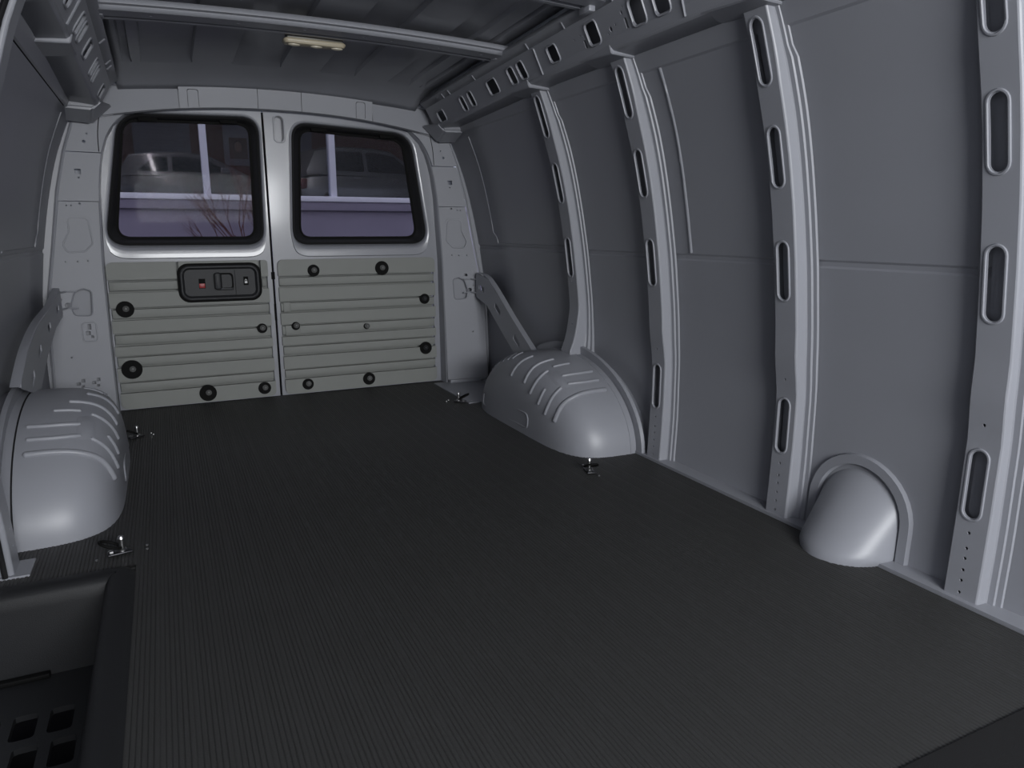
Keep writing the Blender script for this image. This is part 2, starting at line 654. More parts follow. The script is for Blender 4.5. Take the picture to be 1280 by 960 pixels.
def pillar(y0, label, zlo=0.0, kink=0.0, slots=SLOTS, dots=DOTS, sx=1, inset=0.0, zhi=1.225):
    root = empty('wall_pillar', (sx * 0.9, y0, zlo))
    inv = Matrix.Translation((-sx * 0.9, -y0, -zlo))
    FW = 0.064

    def xf(z):
        x = xface(z) - (inset(z) if callable(inset) else inset)
        if kink:
            x -= kink * max(0, min(1, (0.46 - z) / 0.16)) ** 1.3
        return x

    def yf(z):
        return 0.0

    def mf(u, v, d):
        return inv @ Vector((sx * (xf(v) + d), y0 + u, v))
    zc = [zlo + (zhi - zlo) * i / 36 for i in range(1, 36)]
    holes = [rr(0.036, (a + b) / 2, 0.030, a - b, 0.015, 5) for a, b in slots] + [circ(0.034, z, 0.0035, 6) for z in dots]
    plate('pillar_face', [(0, zlo), (FW, zlo), (FW, zhi), (0, zhi)], holes, mf, 0.0025, PAINT, root, cv=zc, smooth=22)
    for a, b in slots:
        L = rr(0.036, (a + b) / 2, 0.038, a - b + 0.008, 0.019, 5)
        from_bm('slot_rim', tubebm([mf(u, v, 0.0) for u, v in L + L[:1]], 0.0030, 6), PAINT, root, 60)
        # pressed channel floor behind the slot
        bm = platebm(rr(0.036, (a + b) / 2, 0.036, a - b + 0.01, 0.017, 4), [], lambda u, v, d: mf(u, v, 0.020 + d), 0.002)
        from_bm('slot_backing', bm, PAINT, root, 40)
    Z = [zlo + (zhi - zlo) * i / 48 for i in range(49)]

    def depth(z):
        return max(0.004, xskin(z) - xf(z) - 0.001)
    # near side, stepped flange
    prof = [(0.0, 0.0), (-0.0025, 0.0015), (-0.0045, 0.0045), (-0.0065, 0.66), (-0.009, 0.72), (-0.020, 0.74), (-0.022, 0.86), (-0.032, 0.88), (-0.034, 1.0)]

    def pf(z):
        out = []
        for a, b in prof:
            k = 0.75 if z > 1.14 else 1.0
            dd = b if b < 0.01 else max(0.005, b * depth(z))
            out.append(inv @ Vector((sx * (xf(z) + dd), y0 + a * k, z)))
        return out
    bm = loft([pf(z) for z in Z], closed=False)
    nf = from_bm('near_flange', bm, PAINT, root, 22)
    bm = loft([[inv @ Vector((sx * (xf(z) + b), y0 + FW + a, z)) for a, b in ((0, 0), (0.003, 0.003), (0.006, depth(z) * 0.9), (0.02, depth(z) * 0.97))] for z in Z], closed=False)
    ff = from_bm('far_flange', bm, PAINT, root, 22)
    tag(root, label, 'wall pillar', 'slotted pillars along the wall')
    return root


pillar(2.312, 'slotted grey steel wall pillar that ends on top of the wheel housing', 0.262, 0.055, SLOTS[:3], [0.56, 0.40])
pillar(1.805, 'slotted grey steel wall pillar standing just ahead of the wheel housing')
pillar(1.270, 'slotted grey steel wall pillar between the wheel housing and the domed cover')
pillar(0.775, 'slotted grey steel wall pillar on the cab side of the domed cover', inset=lambda z: -0.017 * max(0.3, min(1, (z - 0.2) / 0.3)))

# rear post of the side door opening
def POST(z):
    return 0.044 - 0.024 * max(0, min(1, (z - 0.1) / 0.9))


root = pillar(1.79, 'grey steel door post between the step well and the wheel housing', 0.0, 0, [], [0.06, 0.1], sx=-1, inset=POST, zhi=1.215)
root.name = 'side_door_post'
root['category'] = 'door post'
del root['group']
pth = [(-(xface(z) - POST(z)) - 0.012, 1.762, z) for z in [0.01 + 0.03 * i for i in range(41)]]
from_bm('edge_seal', tubebm([Vector(p) - Vector(root.location) for p in pth], 0.006, 6), GASK, root, 60)

# ------------------------------------------------------------------ wheel housings
YC, WA, WH, WW, XW = 2.385, 0.458, 0.292, 0.292, 0.952


def wsurf(x, th):
    """x measured from wall (0..1), th angle 0..pi along the arch"""
    n = 5.0
    s = (1 - min(1, x) ** n) ** (1 / n)
    return XW - x * WW, YC - WA * s * math.cos(th), WH * s * math.sin(th)


def wproj(sx, X, Y, Zv):
    """nearest surface point by scaling about the arch centre line"""
    x = max(0, min(1.2, (XW - abs(X)) / WW))
    y = (Y - YC) / WA
    z = Zv / WH
    n = 5.0
    val = ((y * y + z * z) ** (n / 2) + x ** n) ** (1 / n)
    k = 1 / max(val, 1e-4)
    return Vector((sx * (XW - x * k * WW), YC + y * k * WA, z * k * WH))


BEADS = [
    ([(0.672, 2.43, 0.203), (0.696, 2.408, 0.255), (0.735, 2.385, 0.280)], .0062),
    ([(0.669, 2.316, 0.198), (0.704, 2.302, 0.259), (0.768, 2.285, 0.286)], .0062),
    ([(0.668, 2.262, 0.167), (0.683, 2.238, 0.222), (0.712, 2.226, 0.255)], .0062),
    ([(0.667, 2.200, 0.141), (0.681, 2.181, 0.195)], .0058),
    ([(0.668, 2.150, 0.115), (0.683, 2.128, 0.178), (0.71, 2.118, 0.212)], .0062),
    ([(0.674, 2.090, 0.105), (0.690, 2.070, 0.163), (0.732, 2.053, 0.195), (0.782, 2.047, 0.207), (0.85, 2.043, 0.210)], .0088),
    ([(0.741, 2.228, 0.272), (0.80, 2.222, 0.278)], .0055),
    ([(0.738, 2.156, 0.250), (0.800, 2.142, 0.258), (0.853, 2.142, 0.261)], .0062),
    ([(0.735, 2.108, 0.230), (0.788, 2.092, 0.235), (0.849, 2.09, 0.238)], .0062),
]


def wheel_housing(sx, label):
    root = empty('wheel_housing', (sx * 0.8, YC, 0))
    inv = Matrix.Translation((-sx * 0.8, -YC, 0))
    xs_ = [0, .1, .2, .3, .4, .5, .58, .65, .72, .78, .83, .87, .905, .935, .96, .978, .99, .997, .9995]
    NT = 48
    loops = []
    for x in xs_:
        L = []
        for i in range(NT + 1):
            X, Y, Zv = wsurf(x, math.pi * i / NT)
            L.append(inv @ Vector((sx * X, Y, Zv)))
        loops.append(L)
    bm = loft(loops, closed=False, cap1=True)
    from_bm('housing_shell', bm, PAINT, root, 50)
    for pts, r in BEADS:
        path = [inv @ (wproj(sx, *p)) for p in smooth_path([(a, b, c) for a, b, c in pts], 6)]
        bm = tubebm(path, r, 8)
        for e in (path[0], path[-1]):
            b2 = bmesh.new()
            bmesh.ops.create_uvsphere(b2, u_segments=8, v_segments=6, radius=r)
            bmesh.ops.translate(b2, verts=b2.verts[:], vec=e)
            merge(bm, b2)
        from_bm('pressed_bead', bm, PAINT, root, 70)
    # short beads towards the rear
    for k in range(7):
        y = 2.50 + 0.035 * k
        pts = [(0.70 + 0.006 * k, y, 0.26 - 0.02 * k), (0.76 + 0.006 * k, y + 0.006, 0.27 - 0.022 * k)]
        path = [inv @ wproj(sx, *p) for p in smooth_path(pts, 4)]
        from_bm('pressed_bead', tubebm(path, 0.0045, 6), PAINT, root, 70)
    # wedge-shaped pressing between the top beads
    quad = [(0.705, 2.235, .25), (0.752, 2.20, .262), (0.75, 2.09, .22), (0.70, 2.11, .205)]
    grid = []
    for i in range(7):
        row = []
        for j in range(7):
            a, b = i / 6, j / 6
            p = [quad[0][k] * (1 - a) * (1 - b) + quad[1][k] * a * (1 - b) + quad[2][k] * a * b + quad[3][k] * (1 - a) * b for k in range(3)]
            q = wproj(sx, *p)
            edge = min(a, b, 1 - a, 1 - b)
            q = q + Vector((-sx * 0.3, -0.3, 0.9)).normalized() * (0.0045 * min(1, edge * 4) - 0.0012)
            row.append(inv @ q)
        grid.append(row)
    from_bm('wedge_pressing', loft(grid, closed=False), PAINT, root, 70)
    # flat pressing low on the inner face
    y0, y1, z0, z1 = 2.27, 2.72, 0.03, 0.085
    L = rr((y0 + y1) / 2, (z0 + z1) / 2, y1 - y0, z1 - z0, 0.02, 4)
    path = [inv @ (wproj(sx, 0.6605, u, v)) for u, v in L + L[:1]]
    from_bm('base_pressing', tubebm(path, 0.0035, 5), PAINT, root, 70)
    # flange against the side wall
    loops = []
    for i in range(NT + 1):
        th = math.pi * i / NT
        c, s_ = -math.cos(th), math.sin(th)
        row = []
        for (k, dx) in ((0.965, 0.125), (0.985, 0.118), (1.035, 0.116), (1.075, 0.116), (1.082, 0.128)):
            z = WH * k * s_ * (1.02 if k > 1 else 1)
            X = XW - 0.05 + (dx - 0.116)
            row.append(inv @ Vector((sx * min(X, xskin(max(z, 0)) + 0.0), YC + WA * k * c, z)))
        loops.append(row)
    from_bm('wall_flange', loft(loops, closed=False), PAINT, root, 40)
    path = [inv @ Vector((sx * (XW - 0.5 * 0.14), YC - WA * 1.001 * math.cos(math.pi * i / NT), WH * 1.001 * math.sin(math.pi * i / NT))) for i in range(NT + 1)]
    from_bm('seam_line', tubebm(path, 0.0022, 5), GASK if sx < 0 else PAINT, root, 60)
    tag(root, label, 'wheel housing', 'wheel housings on both sides')
    return root


wheel_housing(1, 'large ribbed grey wheel housing under the slotted wall pillar')
wheel_housing(-1, 'large ribbed grey wheel housing behind the side step well')

# ------------------------------------------------------------------ domed cover
root = empty('domed_cover', (0.94, 1.09, 0))
yc_, hw, hz, dep = 1.088, 0.112, 0.196, 0.148
rows = []
for k in range(15):
    t = k / 14
    row = []
    for i in range(33):
        th = math.radians(-90 + 180 * i / 32)
        # straight generators from the floor curve up to the wall arch, base rolled under
        roll = 0.012 * (1 - min(1, t / 0.14)) ** 2
        xb = 0.948 - (dep - roll) * (max(0, math.cos(th)) ** 0.85)
        yb = yc_ + (hw - roll * 0.7) * math.sin(th)
        zt = (hz - hw * 0.9) + hw * 0.9 * math.cos(th)
        z = zt * t
        x = xb + (xskin(zt) + 0.004 - xb) * t
        row.append(Vector((x, yb, z)) - root.location)
    rows.append(row)
from_bm('cover_shell', loft(rows, closed=False), PAINT, root, 60)
loops = []
for i in range(41):
    s_ = i / 40
    L = []
    for off, dx in ((0.0, 0.003), (0.004, 0.011), (0.026, 0.011), (0.029, 0.0)):
        a = math.radians(-90 + 180 * max(0, min(1, (s_ - 0.25) / 0.5)))
        r = hw + off
        if s_ < 0.25:
            y, z = yc_ - r, (hz - hw) * (s_ / 0.25)
        elif s_ > 0.75:
            y, z = yc_ + r, (hz - hw) * ((1 - s_) / 0.25)
        else:
            y, z = yc_ + r * math.sin(a), (hz - hw) + r * math.cos(a)
        L.append(Vector((xskin(z) - dx, y, z + 0.006)) - root.location)
    loops.append(L)
from_bm('cover_flange', loft(loops, closed=False), PAINT, root, 35)
tag(root, 'small smooth domed metal cover bulging from the wall onto the floor', 'cover')

# ------------------------------------------------------------------ corner braces


def brace(sx, label, up_, lo_):
    root = empty('corner_brace', (sx * 0.88, 3.2, 0.5))
    inv = Matrix.Translation((-sx * 0.88, -3.2, -0.5))
    out = up_ + lo_[::-1]

    def mf(u, v, d):
        return inv @ Vector((sx * (0.872 + d), u, v))
    holes = []
    mids = [((a[0] + b_[0]) / 2, (a[1] + b_[1]) / 2) for a, b_ in zip(up_, lo_)]
    for i in range(len(mids) - 1):
        (y0, z0), (y1, z1) = mids[i], mids[i + 1]
        c = Vector(((y0 + y1) / 2, (z0 + z1) / 2))
        t = Vector((y1 - y0, z1 - z0)).normalized() * 0.035
        nn = Vector((-t.y, t.x)).normalized() * 0.013
        holes.append(roundpoly([(c + t + nn)[:], (c - t + nn)[:], (c - t - nn)[:], (c + t - nn)[:]], 0.010, 3))
    plate('brace_web', roundpoly(out, 0.015, 3), holes, mf, 0.004, PAINT, root)
    for e in (up_, lo_):
        bm = loft([[inv @ Vector((sx * 0.872, p.x, p.y)), inv @ Vector((sx * 0.875, p.x, p.y + 0.002)), inv @ Vector((sx * 0.895, p.x, p.y + 0.003))] for p in smooth_path([(a, b, 0) for a, b in e], 4)], closed=False)
        from_bm('brace_edge', bm, PAINT, root, 30)
    for z in (0.515, 0.45):
        path = [inv @ Vector((sx * (0.875 - 0.016 * t), 3.245 + 0.042 * t, z)) for t in (0, .5, 1, 1.6, 2.4)]
        path[3] = inv @ Vector((sx * 0.85, 3.285, z))
        path[4] = inv @ Vector((sx * 0.82, 3.285, z))
        from_bm('mount_tab', tubebm(path, 0.0035, 6), PAINT, root, 60)
    tag(root, label, 'brace', 'corner braces above the wheel housings')
    return root


brace(1, 'grey pressed steel corner brace behind the wheel housing under the slotted pillar',
      [(3.25, 0.545), (3.10, 0.525), (2.84, 0.365), (2.62, 0.235)], [(3.25, 0.430), (3.12, 0.40), (2.94, 0.285), (2.80, 0.205)])
brace(-1, 'grey pressed steel corner brace behind the wheel housing beside the step well',
      [(3.25, 0.53), (3.0, 0.488), (2.66, 0.462), (2.40, 0.414), (2.21, 0.345)], [(3.25, 0.425), (3.02, 0.405), (2.776, 0.354), (2.60, 0.30), (2.50, 0.265)])

# ------------------------------------------------------------------ rear opening: header and corner posts
YH = 3.292
hd = empty('trim_1', (0, YH, 1.24))


def hmap(y_off=0.0, tilt=0.0):
    def f(u, v, d):
        return Vector((u, YH + y_off + d + tilt * (v - 1.24), v)) - hd.location
    return f


def htop(x):
    return 1.322 - 0.030 * (x / 0.65) ** 2


def hbot(x):
    return 1.247 - 0.052 * (abs(x - 0.0) / 0.6) ** 2.2


segs = [(-0.66, -0.388), (-0.386, -0.088), (-0.086, 0.089), (0.091, 0.397), (0.399, 0.66)]
for k, (a, b) in enumerate(segs):
    n = 10
    X = [a + (b - a) * i / n for i in range(n + 1)]
    lo_c = [(x, hbot(x)) for x in X]
    hi_c = [(x, htop(x)) for x in reversed(X)]
    holes = []
    uc = {1: -0.334, 3: 0.344}.get(k)
    if uc:
        z0, z1, w, t = hbot(uc) + 0.004, htop(uc) - 0.012, 0.021, 0.0018
        o_ = [(uc - w, z0)] + [(uc - w + 0.008 * (1 - math.cos(a_)), z1 - 0.008 + 0.008 * math.sin(a_)) for a_ in (0.01, .5, 1.0, 1.57)] + [(uc + w - 0.008 * (1 - math.cos(a_)), z1 - 0.008 + 0.008 * math.sin(a_)) for a_ in (1.57, 1.0, .5, 0.01)] + [(uc + w, z0)]
        i_ = [(x + (t if x < uc else -t), z - (t if z > z0 + 1e-6 else 0)) for x, z in reversed(o_)]
        holes = [o_ + i_]
    tilt = 0.10 if k in (0, 4) else -0.12
    plate('header_panel', lo_c + hi_c, holes, hmap(0.0 if k in (0, 4) else -0.002, tilt), 0.006, PAINT2, hd)
# backing behind the header grooves, and lip under the roof
n = 24
X = [-0.68 + 1.36 * i / n for i in range(n + 1)]
plate('header_backing', [(x, hbot(x) - 0.002) for x in X] + [(x, htop(x) + 0.05) for x in reversed(X)], [], hmap(0.016), 0.01, PAINT2, hd)
for s_ in (-1, 1):
    box('corner_backing', Vector((min(s_ * 0.5, s_ * 1.0), YH + 0.052, 1.18 if s_ > 2 else 1.24)) - hd.location, Vector((max(s_ * 0.5, s_ * 1.0), YH + 0.07, 1.5)) - hd.location, PAINT2, hd)
from_bm('header_lip', tubebm([Vector((x, YH - 0.006, htop(x) + 0.003)) - hd.location for x in X], 0.0045, 6), PAINT, hd, 60)
bm = loft([[Vector((x, YH - 0.002, hbot(x))) - hd.location, Vector((x, YH + 0.004, hbot(x) - 0.002)) - hd.location, Vector((x, YH + 0.07, hbot(x) + 0.016)) - hd.location] for x in X if abs(x) < 0.63], closed=False)
from_bm('header_return', bm, PAINT, hd, 30)
struct(hd, 'grey steel header over the rear doors divided by vertical seams', 'trim')


def inner_edge(z):
    return interp([(0, 0.728), (0.3, 0.727), (0.62, 0.722), (0.9, 0.706), (1.02, 0.69), (1.10, 0.665), (1.16, 0.632), (1.20, 0.585), (1.23, 0.5)], z)


def outer_edge(z):
    return interp([(0, 0.935), (0.16, 0.928), (0.45, 0.918), (0.68, 0.876), (0.90, 0.838), (1.05, 0.800), (1.15, 0.765), (1.25, 0.728), (1.33, 0.66)], z)


def post(sx, idx, label):
    root = empty('trim_%d' % idx, (sx * 0.8, YH, 0))
    tilt = {'low': 0.05, 'up': -0.11}

    def mk(z_ref, t, yo=0.0):
        def f(u, v, d):
            # slight turn of the post face towards the cargo bay centre
            return Vector((sx * u, YH + yo + d + t * (v - z_ref) + 0.10 * (0.80 - u), v)) - root.location
        return f
    zs = [0.02, 0.1, 0.2, 0.3, 0.4, 0.5, 0.6, 0.7, 0.8, 0.86]
    low = [(inner_edge(z), z) for z in zs] + [(outer_edge(z), z) for z in reversed(zs)]
    kid = roundpoly([(0.755, 0.795), (0.80, 0.80), (0.822, 0.795), (0.822, 0.75), (0.848, 0.695), (0.835, 0.665), (0.775, 0.668), (0.745, 0.70)], 0.016, 4)
    oval = roundpoly([(0.775, 0.415), (0.838, 0.42), (0.846, 0.46), (0.83, 0.51), (0.80, 0.525), (0.77, 0.515)], 0.018, 4)
    holes = [kid, oval, rr(0.855, 0.462, 0.022, 0.018, 0.009, 3), circ(0.875, 0.485, .003, 6), circ(0.845, 0.63, .003, 6), circ(0.805, 0.63, .003, 6),
             circ(0.77, 0.632, .003, 6), circ(0.82, 0.845, .003, 6), circ(0.805, 0.845, .003, 6), circ(0.775, 0.852, .0045, 6), circ(0.865, 0.255, .0035, 6)]
    if sx < 0:
        holes += [rr(0.792, 0.372, 0.012, 0.022, .001, 1), rr(0.798, 0.347, 0.016, 0.016, .001, 1), rr(0.785, 0.332, .010, .010, .001, 1)]
        for bx in (0.835, 0.782):
            holes += [rr(bx, 0.158, 0.012, 0.013, .001, 1), rr(bx + 0.017, 0.147, 0.014, 0.012, .001, 1), rr(bx + 0.003, 0.134, 0.010, 0.010, .001, 1), circ(bx + .02, .128, .0022, 6)]
    else:
        holes += [rr(0.838, 0.535, 0.015, 0.012, .001, 1)]
    plate('post_panel', low, holes, mk(0.4, tilt['low']), 0.006, PAINT2, root)
    from_bm('hole_rim', tubebm([mk(0.4, tilt['low'], -0.0005)(u, v, 0) for u, v in kid + kid[:1]], 0.003, 5), PAINT2, root, 60)
    from_bm('hole_rim', tubebm([mk(0.4, tilt['low'], -0.0005)(u, v, 0) for u, v in oval + oval[:1]], 0.003, 5), PAINT2, root, 60)
    if sx < 0:
        L = rr(0.793, 0.352, 0.05, 0.078, 0.012, 4)
        from_bm('plate_rim', tubebm([mk(0.4, tilt['low'], -0.0005)(u, v, 0) for u, v in L + L[:1]], 0.003, 5), PAINT2, root, 60)
    # middle section with the square hole
    zs = [0.862, 0.92, 0.98, 1.045]
    mid = [(inner_edge(z), z) for z in zs] + [(outer_edge(z), z) for z in reversed(zs)]
    plate('post_panel', mid, [rr(0.768, 0.973, 0.022, 0.020, .001, 1), circ(0.767, 0.95, .0035, 6)], mk(0.4, 0.04, -0.006), 0.006, PAINT2, root)
    # upper corner section curving into the header
    zs = [1.047, 1.08, 1.11, 1.14, 1.17, 1.20, 1.222]
    zo = [1.047, 1.10, 1.15, 1.20, 1.25, 1.29, 1.318]
    upc = [(inner_edge(z), z) for z in zs] + [(0.60, htop(0.62) - 0.004)] + [(outer_edge(z), z) for z in reversed(zo)]
    plate('post_corner', upc, [circ(0.735, 1.085, .006, 8), circ(0.722, 1.115, .0035, 6)], mk(1.05, 0.06, 0.006), 0.006, PAINT2, root)
    # seam arcs on the corner
    arc = [(0.735 - 0.035 * (1 - math.cos(a)), 1.06 + 0.0 + 0.16 * math.sin(a)) for a in [0.12 * k for k in range(1, 13)]]
    arc2 = [(0.688, 1.05), (0.685, 1.12), (0.672, 1.19), (0.652, 1.232)]
    from_bm('corner_seam', tubebm([mk(1.05, 0.06, 0.005)(p.x, p.y, 0) for p in smooth_path([(a, b, 0) for a, b in arc2], 5)], 0.0016, 4), GASK, root, 60)
    # backing inside the post
    zs = [0.0, 0.2, 0.4, 0.6, 0.8, 1.0, 1.2]
    bk = [(inner_edge(z) - 0.005, z) for z in zs] + [(outer_edge(z) + 0.02, z) for z in reversed(zs)]
    plate('post_backing', bk, [], mk(0.4, 0.06, 0.050), 0.004, PAINT2, root)
    for hole in (kid, oval):
        plate('pocket_panel', offset_poly(hole, 0.012), [], mk(0.4, -0.03, 0.030), 0.003, PAINT2, root)
    # return towards the door
    Z = [0.0 + 1.20 * i / 24 for i in range(25)]
    f = mk(0.4, 0.03)
    bm = loft([[f(inner_edge(z) + 0.001, z, 0.0), f(inner_edge(z) - 0.004, z, 0.006), f(inner_edge(z) - 0.006, z, 0.075)] for z in Z], closed=False)
    from_bm('post_return', bm, PAINT, root, 30)
    # edge strip and dark gap where the post meets the side wall
    bm = loft([[f(outer_edge(z) + 0.0, z, 0.0), f(outer_edge(z) + 0.006, z, -0.003), f(outer_edge(z) + 0.012, z, 0.002)] for z in Z], closed=False)
    from_bm('post_edge', bm, PAINT2, root, 30)
    bm = loft([[f(outer_edge(z) + 0.010, z, 0.012), f(outer_edge(z) + 0.06, z, 0.012)] for z in Z], closed=False)
    from_bm('wall_gap', bm, PAINT, root, 30)
    # foot of the post
    bm = bmesh.new()
    boxbm(bm, (0.735, -0.03, 0.0), (0.93, 0.02, 0.02), 0.004)
    for v in bm.verts:
        v.co.x = sx * v.co.x - root.location.x
    from_bm('post_foot', bm, PAINT, root)
    struct(root, label, 'trim')
    return root


post(-1, 2, 'grey rear corner post with stamped openings beside the door with the handle')
post(1, 3, 'grey rear corner post with stamped openings beside the door without a handle')

# ------------------------------------------------------------------ rear doors
YD = 3.370
LANDS = [(0.622, 0.550), (0.497, 0.436), (0.382, 0.330), (0.274, 0.235), (0.182, 0.125), (0.074, 0.006)]
BANDS = [(0.5465, 0.5005), (0.4325, 0.3855), (0.3265, 0.2775), (0.2315, 0.1855), (0.1215, 0.0775)]


def door(idx, xin, xout, label, clips):
    """xin: edge by the centre line, xout: hinge edge (signed)"""
    sx = 1 if xout > xin else -1
    root = empty('door_%d' % idx, ((xin + xout) / 2, YD, 0))
    loc = Vector(root.location)

    def M(yo=0.0):
        return lambda u, v, d: Vector((u, YD + yo + d, v)) - loc

    def P3(u, y, v):
        return Vector((u, y, v)) - loc
    # glass outline
    if sx < 0:
        gl = [(-0.120, 1.192), (-0.594, 1.180), (-0.660, 0.724), (-0.128, 0.724)]
        ga = [(-0.082, 1.222), (-0.612, 1.206), (-0.706, 0.690), (-0.092, 0.690)]
    else:
        gl = [(0.100, 1.182), (0.562, 1.160), (0.622, 0.722), (0.076, 0.722)]
        ga = [(0.060, 1.212), (0.596, 1.190), (0.672, 0.688), (0.034, 0.688)]
    glass_l = roundpoly(gl, [0.045, 0.062, 0.045, 0.045], 8)
    gask_l = roundpoly(ga, [0.070, 0.105, 0.070, 0.070], 8)
    bev = []
    for (x, z) in offset_poly(gask_l, 0.014):
        k = max(0, min(1, (0.745 - z) / 0.05))
        bev.append((x, z - 0.042 * k * k * (3 - 2 * k)))
    # door inner skin with the window opening
    zz = [0.0, 0.3, 0.62, 0.9, 1.02, 1.10, 1.16, 1.20]
    oedge = [(sx * (inner_edge(z) + 0.022), z) for z in zz] + [(sx * 0.61, 1.235)]
    topo = 1.262
    outline = oedge + [(sx * 0.52, topo), (sx * 0.3, 1.268), (xin, 1.27), (xin, 0.0)]
    bigbev = [(x, z) for x, z in bev]
    pq = (-0.716, -0.086) if sx < 0 else (-0.044, 0.697)
    plate('door_skin', outline, [bigbev, rr((pq[0] + pq[1]) / 2, 0.314, pq[1] - pq[0] - 0.004, 0.612, 0.027, 5)] + ([rr(0.003, 1.180, 0.036, 0.104, 0.018, 5)] if sx > 0 else []), M(), 0.02, DOORP, root)
    # dished surround of the window
    loops = []
    for t, yo in ((0, 0.0), (0.03, -0.004), (0.07, -0.0066), (0.30, -0.0059), (0.58, -0.0049), (0.70, -0.0030), (0.80, 0.002), (0.90, 0.011), (1.0, 0.024)):
        loops.append([P3(b[0] + (g[0] - b[0]) * t, YD + yo, b[1] + (g[1] - b[1]) * t) for b, g in zip(bev, gask_l)])
    sur = from_bm('window_surround', loft(loops), DOORP, root, 50)
    # rubber gasket
    win = from_bm('window_gasket', loft([[P3(x, YD + 0.026, z) for x, z in offset_poly(gask_l, 0.002)], [P3(x, YD + 0.010, z) for x, z in gask_l],
                                         [P3(x, YD + 0.007, z) for x, z in offset_poly(gask_l, -0.007)], [P3(x, YD + 0.012, z) for x, z in offset_poly(gask_l, -0.013)],
                                         [P3(x, YD + 0.020, z) for x, z in offset_poly(gask_l, -0.015)], [P3(x, YD + 0.036, z) for x, z in offset_poly(glass_l, 0.010)]]), GASK, root, 50)
    from_bm('glass_border', loft([[P3(x, YD + 0.036, z) for x, z in offset_poly(glass_l, 0.012)], [P3(x, YD + 0.037, z) for x, z in glass_l], [P3(x, YD + 0.045, z) for x, z in glass_l]]), RUBBER, win, 40)
    plate('window_pane', offset_poly(glass_l, 0.004), [], M(0.040), 0.004, VANGLASS, root)
    # spacer blocks on the top edge of the gasket
    for fx in (0.22, 0.80):
        x = ga[0][0] + (ga[1][0] - ga[0][0]) * fx
        z = ga[0][1] + (ga[1][1] - ga[0][1]) * fx
        bm = bmesh.new()
        boxbm(bm, P3(x - 0.035, YD + 0.012, z - 0.027), P3(x + 0.035, YD + 0.03, z - 0.011), 0.002)
        from_bm('gasket_block', bm, RUBBER, win)
    # small plate with dots on the sill
    xc = (-0.39 if sx < 0 else 0.33)
    bm = bmesh.new()
    boxbm(bm, P3(xc - 0.027, YD - 0.0035, 0.640), P3(xc + 0.027, YD + 0.002, 0.668), 0.0015)
    pl = from_bm('sill_plate', bm, DOORP, root)
    for dx, dz in ((-0.015, 0.008), (0.014, 0.010), (0.0, -0.003)):
        from_bm('plate_hole', lathe([(0.002, -0.001), (0.002, 0.0006)], 6, P3(xc + dx, YD - 0.0035, 0.654 + dz)), RUBBER, pl)
    # ribbed trim panel
    xa, xb = min(xin, xout), max(xin, xout)
    pa, pb = (xa + 0.012, xb - 0.020) if sx < 0 else (xa + 0.006, xb - 0.017)
    if sx < 0:
        pa, pb = -0.716, -0.086
        ba, bb = -0.7105, -0.0915
    else:
        pa, pb = -0.044, 0.697
        ba, bb = -0.0395, 0.6925
    tp = plate('trim_panel', rr((pa + pb) / 2, 0.314, pb - pa, 0.616, 0.028, 5), [], M(0.034), 0.003, TRIM, root)
    for i, (z1, z0) in enumerate(LANDS):
        spans = [(pa, pb)]
        if sx < 0 and i == 0:
            spans = [(pa, -0.456), (-0.446, -0.126), (-0.116, pb)]
        for (a, b) in spans:
            c = [(a, z1), (a, z0), (b, z0), (b, z1)]
            r = [0.0] * 4
            if i == 0:
                r[0] = 0.028 if a == pa else 0
                r[3] = 0.028 if b == pb else 0
            if i == len(LANDS) - 1:
                r[1] = 0.028
                r[2] = 0.028
            bm = platebm(roundpoly(c, r, 5), [], M(-0.0165), 0.0165)
            from_bm('panel_rib', bm, TRIM, tp, 30)
    for i, (z1, z0) in enumerate(BANDS):
        z1, z0 = z1 - 0.0035, z0 + 0.0035
        spans = [(ba, bb)]
        if sx < 0 and i == 0:
            spans = [(ba, -0.452), (-0.113, -0.095)]
        for (a, b) in spans:
            n = 40
            loops = []
            for k in range(n + 1):
                x = a + (b - a) * k / n
                e = min(x - a, b - x)
                yo = -0.0120 + 0.0055 * max(0, 1 - e / 0.035) ** 2
                loops.append([P3(x, YD + 0.002, z0 + 0.0005), P3(x, YD + yo + 0.002, z0 + 0.0025), P3(x, YD + yo, z0 + 0.010), P3(x, YD + yo, z1 - 0.010), P3(x, YD + yo + 0.002, z1 - 0.0025), P3(x, YD + 0.002, z1 - 0.0005)])
            from_bm('panel_groove', loft(loops, True, True, True), TRIM, tp, 40)
    for (x, z, r, kind) in clips:
        cb = from_bm('clip_recess', lathe([(r, 0.008), (r, 0.0192), (r * 0.88, 0.0192), (r * 0.5, 0.0188), (0.001, 0.0188)], 24, P3(x, YD, z)), BLACKP, tp, 40)
        if kind:
            from_bm('clip_button', lathe([(0.0125, 0.0185), (0.0125, 0.0220), (0.010, 0.0240), (0.0078, 0.0220), (0.0070, 0.0260), (0.004, 0.0280), (0.001, 0.0283)], 16, P3(x + (0.003 if kind == 1 else 0), YD, z + 0.002)), HANDLE if kind == 2 else CLIP, cb, 40)
    return root


